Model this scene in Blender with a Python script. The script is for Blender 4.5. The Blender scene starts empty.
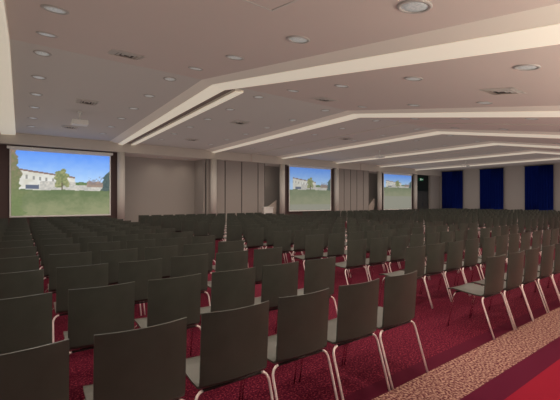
import bpy, bmesh, math, random
from mathutils import Vector, Matrix
PI = math.pi
R = math.radians
sc = bpy.context.scene
C = sc.collection
random.seed(7)

# ---------------- camera, world, exposure ----------------
CAM_H, YAW, FPX = 1.4727, R(35.95), 358.0
cam = bpy.data.cameras.new('camera')
cam.sensor_width = 36.0
cam.lens = 36.0 * FPX / 560.0
cam.clip_start = 0.05
camo = bpy.data.objects.new('camera', cam)
C.objects.link(camo)
camo.location = (0, 0, CAM_H)
camo.rotation_euler = (R(90.15), 0, -YAW)
sc.camera = camo

sc.view_settings.view_transform = 'Standard'
sc.view_settings.look = 'None'
sc.view_settings.gamma = 1
sc.view_settings.use_curve_mapping = False
sc.view_settings.exposure = 0.20

world = bpy.data.worlds.new('world')
sc.world = world
world.use_nodes = True
wb = world.node_tree.nodes['Background']
wb.inputs[0].default_value = (1.0, 0.90, 0.80, 1)
wb.inputs[1].default_value = 0.22

world.light_settings.distance = 3.0
world.light_settings.ao_factor = 0.18
sc.cycles.use_fast_gi = True
sc.cycles.fast_gi_method = 'ADD'

# added unseen uplights behind the viewpoint, to brighten the near right ceiling
UPX = (4.5, 9.0, 14.5)
for wx in UPX:
    wl = bpy.data.lights.new('added_uplight', 'AREA')
    wl.shape = 'RECTANGLE'; wl.size = 3.6; wl.size_y = .5; wl.energy = 270; wl.color = (1.0, .93, .82)
    wo = bpy.data.objects.new('added_uplight', wl); C.objects.link(wo)
    wo.location = (wx, -1.65, .93); wo.rotation_euler = (R(180), 0, 0)
LAMP_W = 68.0          # each recessed downlight
STRIP_E = 0.24         # weak emission of the pale strips on the ceiling beams
SCREEN_E = 0.62        # projected pictures

# ---------------- helpers ----------------
def mat(name, col, rough=0.6, metal=0.0, emit=0.0, noise=None, coat=0.0, spec=0.5, emit_col=None):
    m = bpy.data.materials.new(name)
    m.use_nodes = True
    nt = m.node_tree
    b = nt.nodes['Principled BSDF']
    b.inputs['Base Color'].default_value = (*col, 1)
    b.inputs['Roughness'].default_value = rough
    b.inputs['Metallic'].default_value = metal
    b.inputs['Specular IOR Level'].default_value = spec
    b.inputs['Coat Weight'].default_value = coat
    if emit:
        b.inputs['Emission Color'].default_value = (*(emit_col or col), 1)
        b.inputs['Emission Strength'].default_value = emit
    if noise:
        col2, scale, lo, hi = noise
        tc = nt.nodes.new('ShaderNodeTexCoord')
        n = nt.nodes.new('ShaderNodeTexNoise')
        n.inputs['Scale'].default_value = scale
        n.inputs['Detail'].default_value = 3
        rp = nt.nodes.new('ShaderNodeValToRGB')
        rp.color_ramp.elements[0].position = lo
        rp.color_ramp.elements[0].color = (*col, 1)
        rp.color_ramp.elements[1].position = hi
        rp.color_ramp.elements[1].color = (*col2, 1)
        nt.links.new(tc.outputs['Object'], n.inputs['Vector'])
        nt.links.new(n.outputs['Fac'], rp.inputs['Fac'])
        nt.links.new(rp.outputs['Color'], b.inputs['Base Color'])
    return m

def obj(name, bm, mats, parent=None, smooth=False):
    me = bpy.data.meshes.new(name)
    bmesh.ops.recalc_face_normals(bm, faces=bm.faces)
    bm.to_mesh(me); bm.free()
    for m in (mats if isinstance(mats, (list, tuple)) else [mats]):
        me.materials.append(m)
    if smooth:
        for p in me.polygons: p.use_smooth = True
    o = bpy.data.objects.new(name, me)
    C.objects.link(o)
    if parent: o.parent = parent
    return o

def tag(o, label, cat, group=None, kind=None):
    o['label'] = label; o['category'] = cat
    if group: o['group'] = group
    if kind: o['kind'] = kind
    return o

def thing(name, label, cat, loc=(0, 0, 0), rotz=0, group=None):
    o = bpy.data.objects.new(name, None)
    C.objects.link(o)
    o.empty_display_size = 0.2
    o.location = loc; o.rotation_euler = (0, 0, rotz)
    return tag(o, label, cat, group)

def struct(name, bm, m, parent=None, smooth=False):
    o = obj(name, bm, m, parent, smooth)
    if not parent: o['kind'] = 'structure'
    return o

def box(bm, x0, x1, y0, y1, z0, z1, mi=0):
    vs = [bm.verts.new(p) for p in ((x0,y0,z0),(x1,y0,z0),(x1,y1,z0),(x0,y1,z0),(x0,y0,z1),(x1,y0,z1),(x1,y1,z1),(x0,y1,z1))]
    for f in ((0,3,2,1),(4,5,6,7),(0,1,5,4),(1,2,6,5),(2,3,7,6),(3,0,4,7)):
        bm.faces.new([vs[i] for i in f]).material_index = mi
    return vs

def bbox(x0, x1, y0, y1, z0, z1, bev=0.0):
    bm = bmesh.new(); box(bm, x0, x1, y0, y1, z0, z1)
    if bev:
        bmesh.ops.bevel(bm, geom=bm.edges[:], offset=bev, segments=2, affect='EDGES', profile=0.5)
    return bm

def tube(bm, pts, r, n=8, cap=True):
    pts = [Vector(p) for p in pts]
    rings = []
    up = None
    for i, p in enumerate(pts):
        if i == 0: d = pts[1] - p
        elif i == len(pts) - 1: d = p - pts[i-1]
        else: d = (pts[i+1] - p).normalized() + (p - pts[i-1]).normalized()
        d.normalize()
        if up is None:
            up = Vector((0, 0, 1)) if abs(d.z) < .9 else Vector((0, 1, 0))
        a = d.cross(up).normalized(); b = a.cross(d).normalized(); up = b
        rings.append([bm.verts.new(p + r*(math.cos(t)*a + math.sin(t)*b)) for t in [2*PI*k/n for k in range(n)]])
    for i in range(len(rings) - 1):
        for k in range(n):
            bm.faces.new((rings[i][k], rings[i][(k+1) % n], rings[i+1][(k+1) % n], rings[i+1][k]))
    if cap:
        bm.faces.new(rings[0][::-1]); bm.faces.new(rings[-1])

def lathe(bm, prof, n=24, x=0, y=0, cap=False):
    rings = []
    for r, z in prof:
        rings.append([bm.verts.new((x + r*math.cos(2*PI*k/n), y + r*math.sin(2*PI*k/n), z)) for k in range(n)])
    for i in range(len(rings) - 1):
        for k in range(n):
            bm.faces.new((rings[i][k], rings[i][(k+1) % n], rings[i+1][(k+1) % n], rings[i+1][k]))
    if cap:
        bm.faces.new(rings[0]); bm.faces.new(rings[-1])

ORD = ['first', 'second', 'third', 'fourth', 'fifth', 'sixth', 'seventh', 'eighth', 'ninth', 'tenth',
       'eleventh', 'twelfth', 'thirteenth', 'fourteenth', 'fifteenth', 'sixteenth']

def in_view(x, y, z, margin=0):
    dx = x*math.cos(YAW) - y*math.sin(YAW); dz = x*math.sin(YAW) + y*math.cos(YAW)
    if dz < 0.3: return None
    u = 280 + FPX*dx/dz; v = 200.9 - FPX*(z - CAM_H)/dz
    if -margin < u < 560 + margin and -margin < v < 400 + margin: return dz
    return None

# ---------------- materials ----------------
M_ceil = mat('ceiling_paint', (0.60, 0.50, 0.435), 0.85)
M_ceilf = mat('front_ceiling_tone', (0.56, 0.515, 0.46), 0.85)
M_slot_shade = mat('slot_shade_paint', (0.25, 0.20, 0.17), 0.9)  # dark tone standing in for shade in the gap between beam strips
M_beam = mat('beam_paint', (0.84, 0.77, 0.65), 0.8)
M_strip = mat('emissive_strip', (0.85, 0.80, 0.68), 0.7, emit=STRIP_E, emit_col=(1.0, 0.90, 0.70))
M_header = mat('header_paint', (0.62, 0.56, 0.48), 0.8)
M_wall = mat('wall_paint', (0.43, 0.385, 0.34), 0.85)
M_panel = mat('partition_laminate', (0.35, 0.31, 0.275), 0.7)
M_seam = mat('seam_rubber', (0.02, 0.015, 0.015), 0.7)
M_dark = mat('dark_recess_paint', (0.10, 0.065, 0.06), 0.85)
M_col = mat('column_paint', (0.66, 0.61, 0.54), 0.75)
M_carpet = mat('crimson_carpet', (0.068, 0.003, 0.014), 0.95, noise=((0.29, 0.04, 0.06), 64, 0.50, 0.70), spec=0.1)
M_band = mat('speckled_carpet_band', (0.10, 0.022, 0.030), 0.95, noise=((0.40, 0.24, 0.18), 52, 0.42, 0.62), spec=0.1)
M_plain = mat('plain_crimson_carpet', (0.075, 0.006, 0.018), 0.95, spec=0.1)
M_maroon = mat('maroon_carpet', (0.085, 0.006, 0.022), 0.95, spec=0.1)
M_red = mat('red_carpet', (0.22, 0.008, 0.022), 0.95, spec=0.1)
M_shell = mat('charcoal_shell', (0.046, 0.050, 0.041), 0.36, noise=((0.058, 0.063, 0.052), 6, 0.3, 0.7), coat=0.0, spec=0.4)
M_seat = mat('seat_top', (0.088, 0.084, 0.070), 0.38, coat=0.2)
M_chrome = mat('chrome', (0.82, 0.74, 0.72), 0.22, metal=1.0)
M_black = mat('black_steel', (0.012, 0.011, 0.011), 0.5)
M_satin = mat('satin_steel', (0.95, 0.82, 0.79), 0.4, metal=0.3)
M_white = mat('white_plastic', (0.78, 0.76, 0.70), 0.5)
M_lens = mat('lamp_lens', (0.55, 0.55, 0.53), 0.35, emit=0.10, noise=((0.35, 0.38, 0.38), 45, 0.4, 0.6), emit_col=(1, .95, .85))
M_ring = mat('lamp_ring', (0.42, 0.38, 0.34), 0.5)
M_vent = mat('vent_white', (0.80, 0.75, 0.68), 0.6)
M_vdark = mat('vent_dark', (0.03, 0.025, 0.02), 0.8)
M_curtain = mat('blue_curtain', (0.006, 0.024, 0.23), 0.8, spec=0.2)
M_door = mat('dark_green_door', (0.012, 0.020, 0.018), 0.5)
M_doorf = mat('grey_door_frame', (0.06, 0.062, 0.06), 0.5)
M_sign = mat('exit_sign_green', (0.02, 0.30, 0.12), 0.5, emit=0.03, emit_col=(0.05, 0.6, 0.25))
M_signw = mat('exit_sign_white', (0.8, 0.9, 0.8), 0.5, emit=0.3)
M_stair = mat('pale_stair_paint', (0.45, 0.38, 0.32), 0.8)

# ---------------- structure ----------------
YW, YF, ZC, SL = 20.0, 8.45, 4.53, 0.187      # header plane, ceiling fold, flat ceiling, rear slope
XL, XR, YR = -1.9, 35.06, -2.0
def zc(y): return ZC if y >= YF else ZC - SL*(YF - y)

def strips(bm, edges, x0, x1):
    for (ya, yb, mi) in edges:
        f = bm.faces.new([bm.verts.new(p) for p in ((x0, ya, 0), (x1, ya, 0), (x1, yb, 0), (x0, yb, 0))])
        f.material_index = mi
bm = bmesh.new()
strips(bm, [(YR, .40, 4), (.40, 1.175, 3), (1.175, 1.37, 2), (1.37, 1.75, 1), (1.75, 1.90, 4), (1.90, 22.0, 0)], XL, XR + .3)  # rearmost strip, unseen behind the camera, kept dark to cut red bounce
fl = struct('floor', bm, [M_carpet, M_band, M_maroon, M_red, M_plain])

def loft(bm, prof, path, mi=None):
    """prof: closed list of (x, dz) ; path: list of (y, z)"""
    profs = prof if isinstance(prof[0], list) else [prof]*len(path)
    rings = [[bm.verts.new((x, y, z + dz)) for x, dz in pr] for pr, (y, z) in zip(profs, path)]
    n = len(profs[0])
    for i in range(len(rings) - 1):
        for k in range(n):
            f = bm.faces.new((rings[i][k], rings[i][(k+1) % n], rings[i+1][(k+1) % n], rings[i+1][k]))
            if mi: f.material_index = mi[k]
    bm.faces.new(rings[0]); bm.faces.new(rings[-1][::-1])

bm = bmesh.new()
loft(bm, [(XL, 0), (XR + .3, 0), (XR + .3, .15), (XL, .15)], [(22.0, ZC), (YF, ZC), (YR, zc(YR))])
for f in bm.faces:
    if f.calc_center_median().y > YF: f.material_index = 1  # greyer ceiling tone forward of the fold
struct('ceiling', bm, [M_ceil, M_ceilf])

# ceiling beams with their pale emissive strips
full = [(YW, ZC), (YF, ZC), (YR, zc(YR))]
front = [(YW, ZC), (YF + .15, ZC)]
SPB = 5.25
nb = 0
def beam(prof, path, strip=None, narrow=None):
    global nb
    nb += 1
    bm = bmesh.new(); loft(bm, prof, path)
    o = struct('trim_%d' % nb, bm, M_beam)
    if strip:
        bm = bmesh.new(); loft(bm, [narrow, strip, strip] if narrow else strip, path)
        obj('beam_strip', bm, M_strip, o)
    return o
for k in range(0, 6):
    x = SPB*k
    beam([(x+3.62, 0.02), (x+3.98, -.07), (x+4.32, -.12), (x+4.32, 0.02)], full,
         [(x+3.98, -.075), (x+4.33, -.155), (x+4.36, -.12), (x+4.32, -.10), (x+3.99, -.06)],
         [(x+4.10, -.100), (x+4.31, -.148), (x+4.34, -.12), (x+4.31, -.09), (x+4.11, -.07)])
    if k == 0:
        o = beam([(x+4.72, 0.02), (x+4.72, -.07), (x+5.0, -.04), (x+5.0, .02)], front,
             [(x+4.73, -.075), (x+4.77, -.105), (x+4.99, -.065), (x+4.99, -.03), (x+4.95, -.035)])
        bm = bmesh.new(); loft(bm, [(x+4.34, .01), (x+4.34, -.006), (x+4.72, -.006), (x+4.72, .01)], front)  # flat plate with the gap's shade put into its colour
        obj('slot_shade', bm, M_slot_shade, o)
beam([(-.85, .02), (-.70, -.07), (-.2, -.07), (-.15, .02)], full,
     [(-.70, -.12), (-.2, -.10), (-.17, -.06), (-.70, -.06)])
# thin partition tracks
for x in (12.2, 22.7):
    nb += 1
    bm = bmesh.new(); loft(bm, [(x-.03, .01), (x-.03, -.02), (x+.03, -.02), (x+.03, .01)], full)
    struct('trim_%d' % nb, bm, M_header)

# header over the recesses
bm = bmesh.new(); xs = [XL, 12.15, 12.25, 22.65, 22.75, XR]
box(bm, XL, 12.15, YW, YW+.35, 4.03, ZC+.05); box(bm, 12.15, 12.25, YW+.03, YW+.35, 4.03, ZC+.05, 1)
box(bm, 12.25, 22.65, YW, YW+.35, 4.03, ZC+.05); box(bm, 22.65, 22.75, YW+.03, YW+.35, 4.03, ZC+.05, 1)
box(bm, 22.75, XR, YW, YW+.35, 4.03, ZC+.05)
nb += 1; struct('trim_%d' % nb, bm, [M_header, M_ceil])
# soffit behind the header
nb += 1; struct('trim_%d' % nb, bbox(4.45, XR, YW+.35, 21.9, 4.03, 4.13), M_ceil)

# back walls
struct('wall_front', bbox(XL, XR+.3, 21.85, 22.0, 0, ZC+.1), M_wall)
nb += 1; struct('trim_%d' % nb, bbox(9.05, 9.15, 20.42, 21.85, 0, 4.03), M_panel)   # return wall
# dark walls behind the screens
def dark_wall(x0, x1):
    global nb
    nb += 1
    struct('trim_%d' % nb, bbox(x0, x1, 20.36, 20.5, 0, 4.03), M_dark)
dark_wall(XL, 4.45); dark_wall(15.0, 19.95); dark_wall(25.6, 30.6)
# wall left (out of sight) and right
struct('wall_left', bbox(XL-.15, XL, YR, 22, 0, ZC+.1), M_wall)
struct('wall_right', bbox(XR, XR+.15, 2.0, 22, 0, ZC+.1), M_wall)
nb += 1; struct('trim_%d' % nb, bbox(33.3, XR, 20.2, 20.45, 0, 4.03), M_wall)

struct('wall_back_blocker', bbox(XL-.15, XR+.15, YR-.15, YR, 0, 3.0), M_dark)  # unseen rear wall, added dark to keep world light off the nearest chairs
for wx in UPX:  # added unseen trays around the uplights
    nb += 1
    bm = bmesh.new()
    box(bm, wx-1.9, wx+1.9, YR, YR+.66, .80, .86)
    for a in ((-1.9, -1.84, YR, YR+.66), (1.84, 1.9, YR, YR+.66), (-1.84, 1.84, YR+.60, YR+.66)):
        box(bm, wx+a[0], wx+a[1], a[2], a[3], .86, .99)
    struct('trim_%d' % nb, bm, M_white)

# folding partition panels
def partition(xs, label):
    t = thing('folding_partition', label, 'partition', (xs[0], 20.3, 0))
    for a, b in zip(xs[:-1], xs[1:]):
        obj('panel', bbox(a-xs[0]+.03, b-xs[0]-.03, 0, .10, 0, 4.03), M_panel, t)
        obj('seal', bbox(b-xs[0]-.03, b-xs[0]+.03, .03, .09, 0, 4.03), M_seam, t)
partition([9.17, 10.45, 11.65, 12.9, 13.45], 'beige folding partition of tall panels between the left screen bay and the middle screen')
partition([19.95, 21.1, 21.85, 22.6, 23.4, 24.1], 'beige folding partition of narrow panels between the middle and the far screen')

# round columns
cl = ['leftmost pale round column beside the big left screen', 'pale round column at the left end of the seamed partition',
      'pale round column just left of the middle screen', 'pale round column just right of the middle screen',
      'pale round column just left of the farthest screen', 'pale round column between the farthest screen and the dark door']
for k in range(6):
    x = 4.29 + 5.27*k
    bm = bmesh.new(); lathe(bm, [(.19, 0), (.19, 4.03)], 24, cap=True)
    o = obj('column', bm, M_col, smooth=False); o.location = (x, 20.17 if k != 1 else 20.1, 0)
    for p in o.data.polygons: p.use_smooth = len(p.vertices) == 4
    tag(o, cl[k], 'column', 'pale columns along the front wall')

# dark door with exit sign
d = bmesh.new(); box(d, 31.0, 33.3, 20.42, 20.5, 0, 4.03)
do = struct('door_1', d, M_door)
bm = bmesh.new(); box(bm, 31.35, 31.47, 20.37, 20.42, 0, 2.3); box(bm, 33.05, 33.17, 20.37, 20.42, 0, 2.3); box(bm, 31.35, 33.17, 20.37, 20.42, 2.3, 2.42)
obj('door_frame', bm, M_doorf, do)
obj('door_leaf', bbox(31.50, 32.24, 20.385, 20.42, 0, 2.27), M_doorf, do)
obj('door_leaf', bbox(32.28, 33.02, 20.385, 20.42, 0, 2.27), M_doorf, do)
obj('door_handle', bbox(32.16, 32.20, 20.35, 20.385, .95, 1.25), M_chrome, do)
t = thing('exit_sign', 'small green lit exit sign with white running figure above the dark door', 'sign', (31.9, 20.3, 3.45))
obj('sign_box', bbox(-.28, .28, 0, .12, 0, .26, .01), M_sign, t)
bm = bmesh.new()
box(bm, -.20, -.05, -.006, 0, .04, .22)
box(bm, .02, .18, -.006, 0, .115, .145)
f = [bm.verts.new(p) for p in ((.18, -.006, .07), (.25, -.006, .13), (.18, -.006, .19))]; bm.faces.new(f)
obj('sign_symbol', bm, M_signw, t)

# steps seen in the recesses left of the screens
def steps(x0, n, run, label):
    t = thing('stair', label, 'stairs', (x0, 20.6, 0))
    bm = bmesh.new()
    for i in range(n):
        box(bm, i*run, n*run, 0, .9, i*.19, (i+1)*.19)
    obj('treads', bm, M_stair, t)
    bm = bmesh.new()
    pts = [(0, 0, 0), (n*run, 0, n*.19), (n*run, 0, n*.19+.75), (0, 0, .85)]
    a = [bm.verts.new(p) for p in pts]; b = [bm.verts.new((p[0], -.06, p[2])) for p in pts]
    bm.faces.new(a); bm.faces.new(b[::-1])
    for i in range(4): bm.faces.new((a[i], b[i], b[(i+1) % 4], a[(i+1) % 4]))
    obj('balustrade', bm, M_stair, t)
steps(13.5, 4, .27, 'pale stair rail rising to the right beside the middle screen')
steps(24.12, 5, .20, 'pale stair rail rising to the right beside the farthest screen')

# white lectern
t = thing('lectern', 'small white lectern standing before the seamed partition', 'lectern', (12.75, 18.9, 0), R(-20))
bm = bmesh.new()
vs = box(bm, -.26, .26, -.20, .20, .04, 1.04)
for v in vs[4:]: v.co.x *= 1.15
obj('body', bm, M_white, t)
obj('base', bbox(-.30, .30, -.24, .24, 0, .04, .01), M_white, t)
obj('top', bbox(-.33, .33, -.25, .25, 1.04, 1.09, .012), M_white, t)

# ---------------- curtains on the right wall ----------------
def curtain(y0, y1, label):
    t = thing('curtain', label, 'curtain', (XR - .16, (y0+y1)/2, 0), 0, 'blue curtains on the right wall')
    w = y1 - y0; n = 120
    for half in (0, 1):
        bm = bmesh.new(); prev = None
        a0 = -w/2 + half*w/2; 
        for i in range(n//2 + 1):
            yy = a0 + (w/2)*i/(n//2)
            dx = .055*math.sin(yy*34 + .8*math.sin(yy*5)) + .015*math.sin(yy*71)
            cur = [bm.verts.new((dx*s, yy, z)) for z, s in ((.03, 1.1), (1.5, 1.0), (3.2, .9), (4.40, .6))]
            if prev:
                for j in range(3): bm.faces.new((prev[j], cur[j], cur[j+1], prev[j+1]))
            prev = cur
        bmesh.ops.solidify(bm, geom=bm.faces[:], thickness=.01)
        obj('drape', bm, M_curtain, t, smooth=True)
    bm = bmesh.new(); tube(bm, [(0, -w/2-.05, 4.42), (0, w/2+.05, 4.42)], .02)
    obj('rail', bm, M_vdark, t)
curtain(10.45, 12.5, 'tall royal blue curtain, nearest one, at the right edge of the picture')
curtain(14.15, 16.2, 'tall royal blue curtain in the middle of the right wall')
curtain(17.8, 19.9, 'tall royal blue curtain in the far corner beside the dark door')

# ---------------- projection screens ----------------
def hsh(i, j, s=0):
    v = math.sin(i*127.1 + j*311.7 + s*74.7)*43758.5453
    return v - math.floor(v)
def vn(x, y, s=0):
    i, j = math.floor(x), math.floor(y); fx, fy = x-i, y-j
    fx = fx*fx*(3-2*fx); fy = fy*fy*(3-2*fy)
    return (hsh(i,j,s)*(1-fx)+hsh(i+1,j,s)*fx)*(1-fy) + (hsh(i,j+1,s)*(1-fx)+hsh(i+1,j+1,s)*fx)*fy
def mixc(a, b, t):
    t = max(0, min(1, t)); return tuple(a[i]*(1-t)+b[i]*t for i in range(3))
def picture(u, v, left_tree=True):
    """the projected photo: u to the right, v downwards, 0..1"""
    n = vn(u*22, v*22); n2 = vn(u*60, v*50, 3); n3 = vn(u*11, v*11, 5)
    c = mixc((.36, .58, .95), (.68, .82, .97), v/.45 + .12*(n-.5))
    if v < .62:
        roof = .275 + .115*(u/.62)
        if .07 < u < .62 and v > roof - .012:
            c = (.52, .42, .38) if v < roof + .014 else mixc((.90, .90, .88), (.80, .79, .74), n)
            if roof+.07 < v < roof+.13 and math.sin(u*100) > .55 and u < .45: c = (.58, .58, .56)
        if u > .26 and v > .455 + .05*abs(u-.45): c = mixc((.68, .68, .66), (.84, .82, .78), n2)
        if .62 < u < .76 and .45 + .03*n < v < .515: c = mixc((.33, .45, .28), (.45, .52, .36), n2)
        if u > .74 and v > .50-.07*n and v < .54: c = mixc((.55, .50, .46), (.66, .56, .50), n2)
        if .76 < u < .92 and v > .33+.18*n2 and v < .50: c = mixc(c, (.50, .46, .48), .55)
        if .13 < u < .26 and .51 + .02*n < v < .585: c = (.36, .40, .48)
        dx, dy = (u-.48)/.085, (v-.42)/.17
        r = math.hypot(dx, dy)
        if r < .55 + .75*n: c = mixc((.40, .46, .30), (.64, .64, .46), n2 + .35*(r-.5))
        if abs(u-.485) < .008 and .48 < v < .62: c = (.38, .34, .28)
        if u > .93 + .06*(n-.5) - .10*max(0, v-.27) and v > .26 + .1*(1-u)/.07: c = mixc((.22, .30, .32), (.34, .42, .40), n2)
    if v >= .60 + .02*(n-.5):
        c = mixc((.38, .45, .30), (.54, .56, .42), (v-.62)/.32 + .7*(n3-.5) + .45*(n-.5) + .3*(n2-.5))
    if left_tree and u < .075 + .07*(n-.5) + .05*(n3-.5) + .03*(v > .62):
        c = mixc(mixc((.62, .50, .46), (.46, .52, .34), v*1.3), (.40, .46, .30), n2*.8)
    return c
def screen_mat(name, wash):
    m = bpy.data.materials.new(name); m.use_nodes = True
    nt = m.node_tree; b = nt.nodes['Principled BSDF']
    a = nt.nodes.new('ShaderNodeVertexColor'); a.layer_name = 'picture'
    b.inputs['Base Color'].default_value = (.06, .06, .06, 1)
    b.inputs['Roughness'].default_value = .9; b.inputs['Specular IOR Level'].default_value = .1
    nt.links.new(a.outputs['Color'], b.inputs['Emission Color'])
    b.inputs['Emission Strength'].default_value = wash
    return m
def lin(c): return tuple((x/12.92 if x < .04045 else ((x+.055)/1.055)**2.4) for x in c)
def screen(x0, x1, z0, z1, nx, nz, m, label, pale=0.0, split=None, lt=True):
    t = thing('projection_screen', label, 'screen', ((x0+x1)/2, 20.2, z0-.1))
    w, h = x1-x0, z1-z0
    bm = bmesh.new(); lay = bm.loops.layers.color.new('picture')
    g = [[bm.verts.new((-w/2 + w*i/nx, 0, .1 + h*j/nz)) for i in range(nx+1)] for j in range(nz+1)]
    for j in range(nz):
        for i in range(nx):
            f = bm.faces.new((g[j][i], g[j][i+1], g[j+1][i+1], g[j+1][i]))
            for lp, (a, b) in zip(f.loops, ((0,0),(1,0),(1,1),(0,1))):
                u, v = (i+a)/nx, 1-(j+b)/nz
                if split: v = v*1.0/split
                c = picture(u, v, lt) if v <= 1 else (.58, .58, .52)
                c = mixc(c, (.60, .60, .55), pale*(.25 + .75*(v > .6)))
                lp[lay] = (*c, 1)
    f = obj('picture', bm, m, t)
    bm = bmesh.new()
    e = .06
    box(bm, -w/2-e, w/2+e, .004, .02, .1-e, .1+h+e)
    obj('white_border', bm, M_white, t)['label'] = 'white fabric border'
    obj('casing', bbox(-w/2-.16, w/2+.16, -.06, .16, h+.16, h+.28, .02), M_white, t)
    bm = bmesh.new(); tube(bm, [(-w/2-e, .01, .1-e), (w/2+e, .01, .1-e)], .025)
    obj('weight_bar', bm, M_white, t)
M_s1 = screen_mat('projected_picture', SCREEN_E*1.45)
M_s2 = screen_mat('projected_picture_dim', SCREEN_E*1.1)
screen(-.34, 3.74, .80, 3.78, 150, 110, M_s1, 'large projection screen at left showing a white house, tree and lawn')
screen(15.5, 19.5, .80, 3.90, 90, 70, M_s2, 'projection screen in the middle of the front wall, house picture, partly hidden by chairs', pale=.4, split=.86, lt=False)
screen(26.0, 30.05, .75, 3.85, 70, 60, M_s2, 'smallest looking, farthest projection screen beside the dark door', pale=.4, split=.62, lt=False)

# ---------------- projectors hanging from the ceiling ----------------
def projector(x, y, label):
    t = thing('projector', label, 'projector', (x, y, 4.17), 0, 'ceiling projectors')
    b = bbox(-.24, .24, -.19, .19, -.09, .07, .02)
    obj('housing', b, M_white, t)
    bm = bmesh.new(); lathe(bm, [(.055, 0), (.05, .05), (.0, .05)], 16, cap=False)
    l = obj('lens', bm, M_vdark, t); l.location = (.1, .18, -.01); l.rotation_euler = (R(-90), 0, 0)
    bm = bmesh.new(); tube(bm, [(0, 0, .06), (0, 0, .36)], .022)
    lathe(bm, [(.0, .335), (.07, .335), (.07, .36), (.0, .36)], 16)
    obj('pole', bm, M_white, t)
projector(1.65, 14.0, 'white ceiling projector on a short pole in front of the large left screen')
projector(17.6, 14.0, 'white ceiling projector on a short pole in front of the middle screen')
projector(27.9, 14.0, 'white ceiling projector on a pole in front of the farthest screen')

# ---------------- downlights and air diffusers ----------------
tilt = math.atan(SL)
def make_light():
    t = thing('downlight', '', 'ceiling light', (0, 0, 0))
    bm = bmesh.new(); lathe(bm, [(.125, .004), (.125, -.012), (.148, -.016), (.163, -.006), (.163, .004)], 28)
    obj('trim_ring', bm, M_ring, t, smooth=True)
    bm = bmesh.new(); lathe(bm, [(.0005, -.010), (.07, -.010), (.126, -.006), (.126, .003)], 28)
    obj('lens', bm, M_lens, t, smooth=True)
    return t
lproto = make_light(); lused = False
lamp = bpy.data.lights.new('downlight_lamp', 'SPOT')
lamp.energy = LAMP_W; lamp.color = (1.0, .88, .74); lamp.spot_size = R(158); lamp.spot_blend = 1.0; lamp.shadow_soft_size = .10
YS = [2.0, 3.76, 5.52, 7.24, 8.88, 10.65, 12.4, 14.15, 16.0, 17.85]
cols = []
for k in range(6):
    cols += [.365 + 5.3*k, 3.03 + 5.3*k]
for ci, x in enumerate(cols):
    for ri, y in enumerate(YS):
        z = zc(y)
        l = bpy.data.objects.new('downlight_lamp', lamp)
        C.objects.link(l); l.location = (x, y, z - .05)
        if not in_view(x, y, z, 8): 
            continue
        if not lused: o = lproto; lused = True
        else:
            o = lproto.copy(); C.objects.link(o)
            for ch in lproto.children:
                c = ch.copy(); C.objects.link(c); c.parent = o
        o.location = (x, y, z)
        o.rotation_euler = (tilt if y < YF else 0, 0, 0)
        bay = ['left of the nearest beam', 'between the first two beams', 'between the second and third beams',
               'between the third and fourth beams', 'between the fourth and fifth beams', 'beyond the fifth beam'][ci//2]
        tag(o, 'round recessed downlight %s, %s line, %s from the front wall' % (bay, ['left', 'right'][ci % 2], ORD[9-ri]),
            'ceiling light', 'round ceiling downlights')
lamp2 = lamp.copy(); lamp2.energy = 14
for i, (x, lb) in enumerate(((6.6, 'round downlight in the low recess soffit right of the big screen, left of two'),
        (8.2, 'round downlight in the low recess soffit right of the big screen, right of two'),
        (14.1, 'added round downlight lightening the dark recess left of the middle screen'),  # this one and the next are added to lighten the recesses
        (24.75, 'added round downlight lightening the dark recess left of the farthest screen'))):
    o = lproto.copy(); C.objects.link(o)
    for ch in lproto.children:
        c = ch.copy(); C.objects.link(c); c.parent = o
    o.location = (x, 21.1, 4.03); o.rotation_euler = (0, 0, 0)
    tag(o, lb, 'ceiling light', 'recess soffit downlights')
    l = bpy.data.objects.new('recess_lamp', lamp2); C.objects.link(l); l.location = (x, 21.1, 3.98)

def diffuser(x, y, label, h=.30):
    t = thing('air_diffuser', label, 'air vent', (x, y, zc(y)), 0, 'square ceiling air diffusers')
    t.rotation_euler = (tilt if y < YF else 0, 0, 0)
    obj('backing', bbox(-h*.55, h*.55, -h*.55, h*.55, -.010, .003), M_vdark, t)
    def ring(a, b, z0, z1):
        bm = bmesh.new()
        o_ = [bm.verts.new((sx*a, sy*a, z0)) for sx, sy in ((-1,-1),(1,-1),(1,1),(-1,1))]
        i_ = [bm.verts.new((sx*b, sy*b, z1)) for sx, sy in ((-1,-1),(1,-1),(1,1),(-1,1))]
        for k in range(4): bm.faces.new((o_[k], o_[(k+1)%4], i_[(k+1)%4], i_[k]))
        bmesh.ops.solidify(bm, geom=bm.faces[:], thickness=.004)
        return bm
    obj('frame', ring(h, h*.86, -.004, -.012), M_vent, t)
    for a in (.84, .60, .36):
        obj('louvre', ring(h*a, h*(a-.20), -.004, -.022), M_vent, t)
for x, y, lb in ((1.68, 7.46, 'square air diffuser just before the ceiling fold, left bay'),
                 (6.95, 7.46, 'square air diffuser just before the ceiling fold, between first two beams'),
                 (7.2, 2.93, 'square air diffuser high at right, nearest one beyond the first beam'),
                 (1.66, 12.46, 'square air diffuser above the left projector'),
                 (1.66, 17.1, 'square air diffuser near the front wall above the big left screen'),
                 (6.9, 12.2, 'square air diffuser in the flat ceiling between first two beams'),
                 (6.9, 17.0, 'small looking square air diffuser near front wall between first two beams'),
                 (12.9, 12.3, 'square air diffuser in the flat ceiling between second and third beams')):
    diffuser(x, y, lb)
t = thing('ceiling_hatch', 'square pale outlined access hatch at the top edge of the picture', 'hatch', (1.93, 2.92, zc(2.92)))
t.rotation_euler = (tilt, 0, 0)
bm = bmesh.new()
for a in ((-.3,.3,-.3,-.275), (-.3,.3,.275,.3), (-.3,-.275,-.275,.275), (.275,.3,-.275,.275)): box(bm, *a, -.008, .003)
obj('frame', bm, M_ceilf, t)
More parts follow.
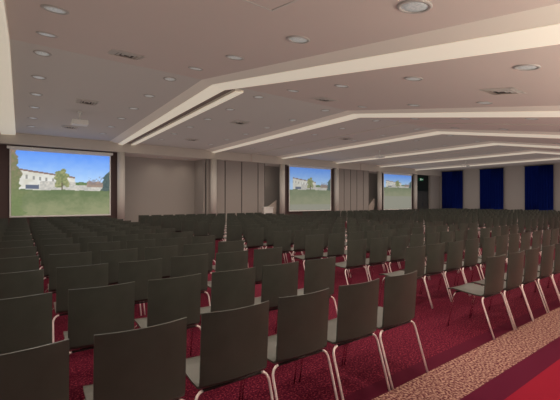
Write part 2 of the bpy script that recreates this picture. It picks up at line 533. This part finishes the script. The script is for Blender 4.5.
obj('panel', bbox(-.27, .27, -.27, .27, -.004, .002), M_ceil, t)

# ---------------- chairs ----------------
W = .4367
def arc_back(xn, z):
    """y of the shell at normalised x (-1..1) and height z"""
    lean = -.0 + .03*(1 - (z-.43)/.43)
    return lean - .036*(1 - xn*xn)
def backrest_bm():
    bm = bmesh.new(); NX, NZ = 10, 6; th = .012
    F = []; B = []
    for j in range(NZ+1):
        z = .455 + (.86-.455)*j/NZ
        hw = W/2*(1 - .0*j)
        F.append([bm.verts.new((hw*(2*i/NX-1), arc_back(2*i/NX-1, z)+th, z)) for i in range(NX+1)])
        B.append([bm.verts.new((hw*(2*i/NX-1), arc_back(2*i/NX-1, z), z)) for i in range(NX+1)])
    for j in range(NZ):
        for i in range(NX):
            bm.faces.new((F[j][i], F[j][i+1], F[j+1][i+1], F[j+1][i]))
            bm.faces.new((B[j][i+1], B[j][i], B[j+1][i], B[j+1][i+1]))
        bm.faces.new((B[j][0], F[j][0], F[j+1][0], B[j+1][0])); bm.faces.new((F[j][NX], B[j][NX], B[j+1][NX], F[j+1][NX]))
    for i in range(NX):
        bm.faces.new((F[NZ][i], F[NZ][i+1], B[NZ][i+1], B[NZ][i])); bm.faces.new((F[0][i+1], F[0][i], B[0][i], B[0][i+1]))
    return bm
def seat_bm():
    bm = bmesh.new(); NX = 8; th = .012
    # side profile of the seat from the bottom of the back, forward
    prof = [(.030, .456), (.034, .440), (.046, .428), (.07, .420), (.14, .418), (.22, .424), (.31, .434), (.39, .440), (.43, .434), (.455, .418)]
    T = []; U = []
    for k, (y, z) in enumerate(prof):
        a = prof[max(0, k-1)]; b = prof[min(len(prof)-1, k+1)]
        d = Vector((b[0]-a[0], b[1]-a[1])).normalized(); nrm = Vector((-d.y, d.x))
        hw = W/2*(1 if k < 7 else (1, .985, .95)[k-7])
        rt, ru = [], []
        for i in range(NX+1):
            xn = 2*i/NX-1
            bulge = -.036*(1-xn*xn)*max(0, 1 - k/3.0)
            dip = -.008*(1-xn*xn)*min(1, k/4)
            y0 = y + bulge; z0 = z + dip
            rt.append(bm.verts.new((hw*xn, y0 + nrm.x*th if nrm.x > -1 else y0, z0 + max(0, nrm.y)*th)))
            ru.append(bm.verts.new((hw*xn, y0, z0)))
        T.append(rt); U.append(ru)
    # thickness at the bend goes forward
    for k in range(3):
        for i in range(NX+1):
            T[k][i].co.y = U[k][i].co.y + th; 
    n = len(prof)
    for k in range(n-1):
        for i in range(NX):
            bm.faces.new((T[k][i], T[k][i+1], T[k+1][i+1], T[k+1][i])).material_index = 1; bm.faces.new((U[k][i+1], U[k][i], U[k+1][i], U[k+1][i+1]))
        bm.faces.new((U[k][0], T[k][0], T[k+1][0], U[k+1][0])); bm.faces.new((T[k][NX], U[k][NX], U[k+1][NX], T[k+1][NX]))
    for i in range(NX):
        bm.faces.new((T[0][i+1], T[0][i], U[0][i], U[0][i+1])); bm.faces.new((T[n-1][i], T[n-1][i+1], U[n-1][i+1], U[n-1][i]))
    return bm
LR = .0085
FR = .0065
def leg_pts(s, rear):
    x = .242*s
    if rear: top, foot = (.055, .402), (-.078, 0)
    else: top, foot = (.36, .405), (.435, 0)
    def P(t): return (x, foot[0] + (top[0]-foot[0])*t, foot[1] + (top[1]-foot[1])*t)
    y, z = top
    pts = [P(0), P(.5), P(.86)]
    rr = .05
    dy = (top[0]-foot[0])*.14
    for a in (20, 45, 70, 90):
        q = R(a)
        pts.append((x - s*rr*(1-math.cos(q)), P(.86)[1] + dy*math.sin(q), P(.86)[2] + (.408-P(.86)[2])*math.sin(q)))
    return pts
def leg_bm(s, rear, n=8):
    bm = bmesh.new(); tube(bm, leg_pts(s, rear), LR if rear else FR, n); return bm
def frame_bm(n=8):
    bm = bmesh.new()
    for rear in (1, 0):
        e = leg_pts(1, rear)[-1]
        tube(bm, [(-e[0], e[1], e[2]), (e[0], e[1], e[2])], LR, n)
    for s in (-1, 1):
        tube(bm, [(.12*s, .05, .405), (.12*s, .36, .412)], LR*.8, n)
    tube(bm, [(-.225, .10, .33), (.225, .10, .33)], .004, 6) if False else None
    return bm
def join_bms(parts):
    bm = bmesh.new()
    for b, mi in parts:
        me = bpy.data.meshes.new('tmp'); b.to_mesh(me); b.free()
        s = len(bm.faces); bm.from_mesh(me); bm.faces.ensure_lookup_table()
        for f in bm.faces[s:]:
            if f.material_index == 0: f.material_index = mi
            else: f.material_index = 3
        bpy.data.meshes.remove(me)
    return bm
def make_chair():
    t = thing('stacking_chair', '', 'chair')
    b = obj('backrest', backrest_bm(), M_shell, t, smooth=True)
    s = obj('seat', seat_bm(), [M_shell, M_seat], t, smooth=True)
    for o in (b, s):
        o.data.set_sharp_from_angle(angle=R(40))
    for rear in (1, 0):
        for sx in (-1, 1):
            obj('leg', leg_bm(sx, rear), M_satin if rear else M_chrome, t, smooth=True)
    obj('seat_frame', frame_bm(), M_black, t, smooth=True)
    return t
PX, PY, X0, Y0 = .53, 1.0095, .269, 1.828
NROW = 15
# (block name, first left edge, number of chairs, end the seats are counted from)
B2 = X0 + 4*PX + W + 1.2333 + .045
blocks = [('left block', X0 - 2*PX, 7, 'right'), ('middle block', B2, 12, 'left'),
          ('right block', B2 + 15*PX + 1.14, 15, 'left'), ('far right block', B2 + 30*PX + 2.28, 15, 'left')]
spots = []
for bi, (bn, xl, n, side) in enumerate(blocks):
    for r in range(NROW):
        for i in range(n):
            x = xl + i*PX + W/2; y = Y0 + r*PY
            if x > XR - 1.2: continue
            d = in_view(x, y + .05, .65, 28)
            if d is None: continue
            seat = (n - 1 - i) if side == 'right' else i
            j = (hsh(r + 31*bi, i, 1) - .5)
            spots.append((d, bi, r, seat, x + .012*j, y + .03*(hsh(r, i + 50*bi, 2) - .5), R(2.2)*(hsh(i, r, 5+bi) - .5)))
spots.sort()
chair0 = make_chair(); kids = list(chair0.children)
small = None
for k, (d, bi, r, seat, x, y, rz) in enumerate(spots[:300]):
    bn, _, _, side = blocks[bi]
    label = 'black shell chair, %s, %s row from the camera, %s seat from its %s end' % (bn, ORD[r], ORD[seat], side)
    if k == 0: o = chair0
    elif k < 190:
        o = chair0.copy(); C.objects.link(o)
        for ch in kids:
            c = ch.copy(); C.objects.link(c); c.parent = o
    else:
        if small is None:
            bm = join_bms([(backrest_bm(), 0), (seat_bm(), 0), (frame_bm(4), 2)] + [(leg_bm(s, q, 5), 1) for s in (-1, 1) for q in (0, 1)])
            small = obj('stacking_chair', bm, [M_shell, M_satin, M_black, M_seat], smooth=True)
            small.data.set_sharp_from_angle(angle=R(40))
            o = small
        else:
            o = small.copy(); C.objects.link(o)
    o.location = (x, y, 0); o.rotation_euler = (0, 0, rz)
    tag(o, label, 'chair', 'rows of black chairs facing the screens')
print('chairs in view', len(spots))
# the chairs beyond the three hundred nearest
src = small.data
nv = [v.co.copy() for v in src.vertices]
polys = [(tuple(p.vertices), p.material_index) for p in src.polygons]
V, Fc, MI = [], [], []
for (d, bi, r, seat, x, y, rz) in spots[300:]:
    base = len(V); m = Matrix.Translation((x, y, 0)) @ Matrix.Rotation(rz, 4, 'Z')
    V += [tuple(m @ v) for v in nv]
    for vs, mi in polys: Fc.append([base + q for q in vs]); MI.append(mi)
me = bpy.data.meshes.new('distant_chairs'); me.from_pydata(V, [], Fc)
me.materials.append(M_shell); me.materials.append(M_satin); me.materials.append(M_black); me.materials.append(M_seat)
me.polygons.foreach_set('material_index', MI); me.polygons.foreach_set('use_smooth', [True]*len(MI))
me.update()
me.set_sharp_from_angle(angle=R(40))
o = bpy.data.objects.new('distant_chairs', me); C.objects.link(o)
tag(o, 'densely packed far rows of black chairs towards the screens and blue curtains', 'chairs', kind='stuff')
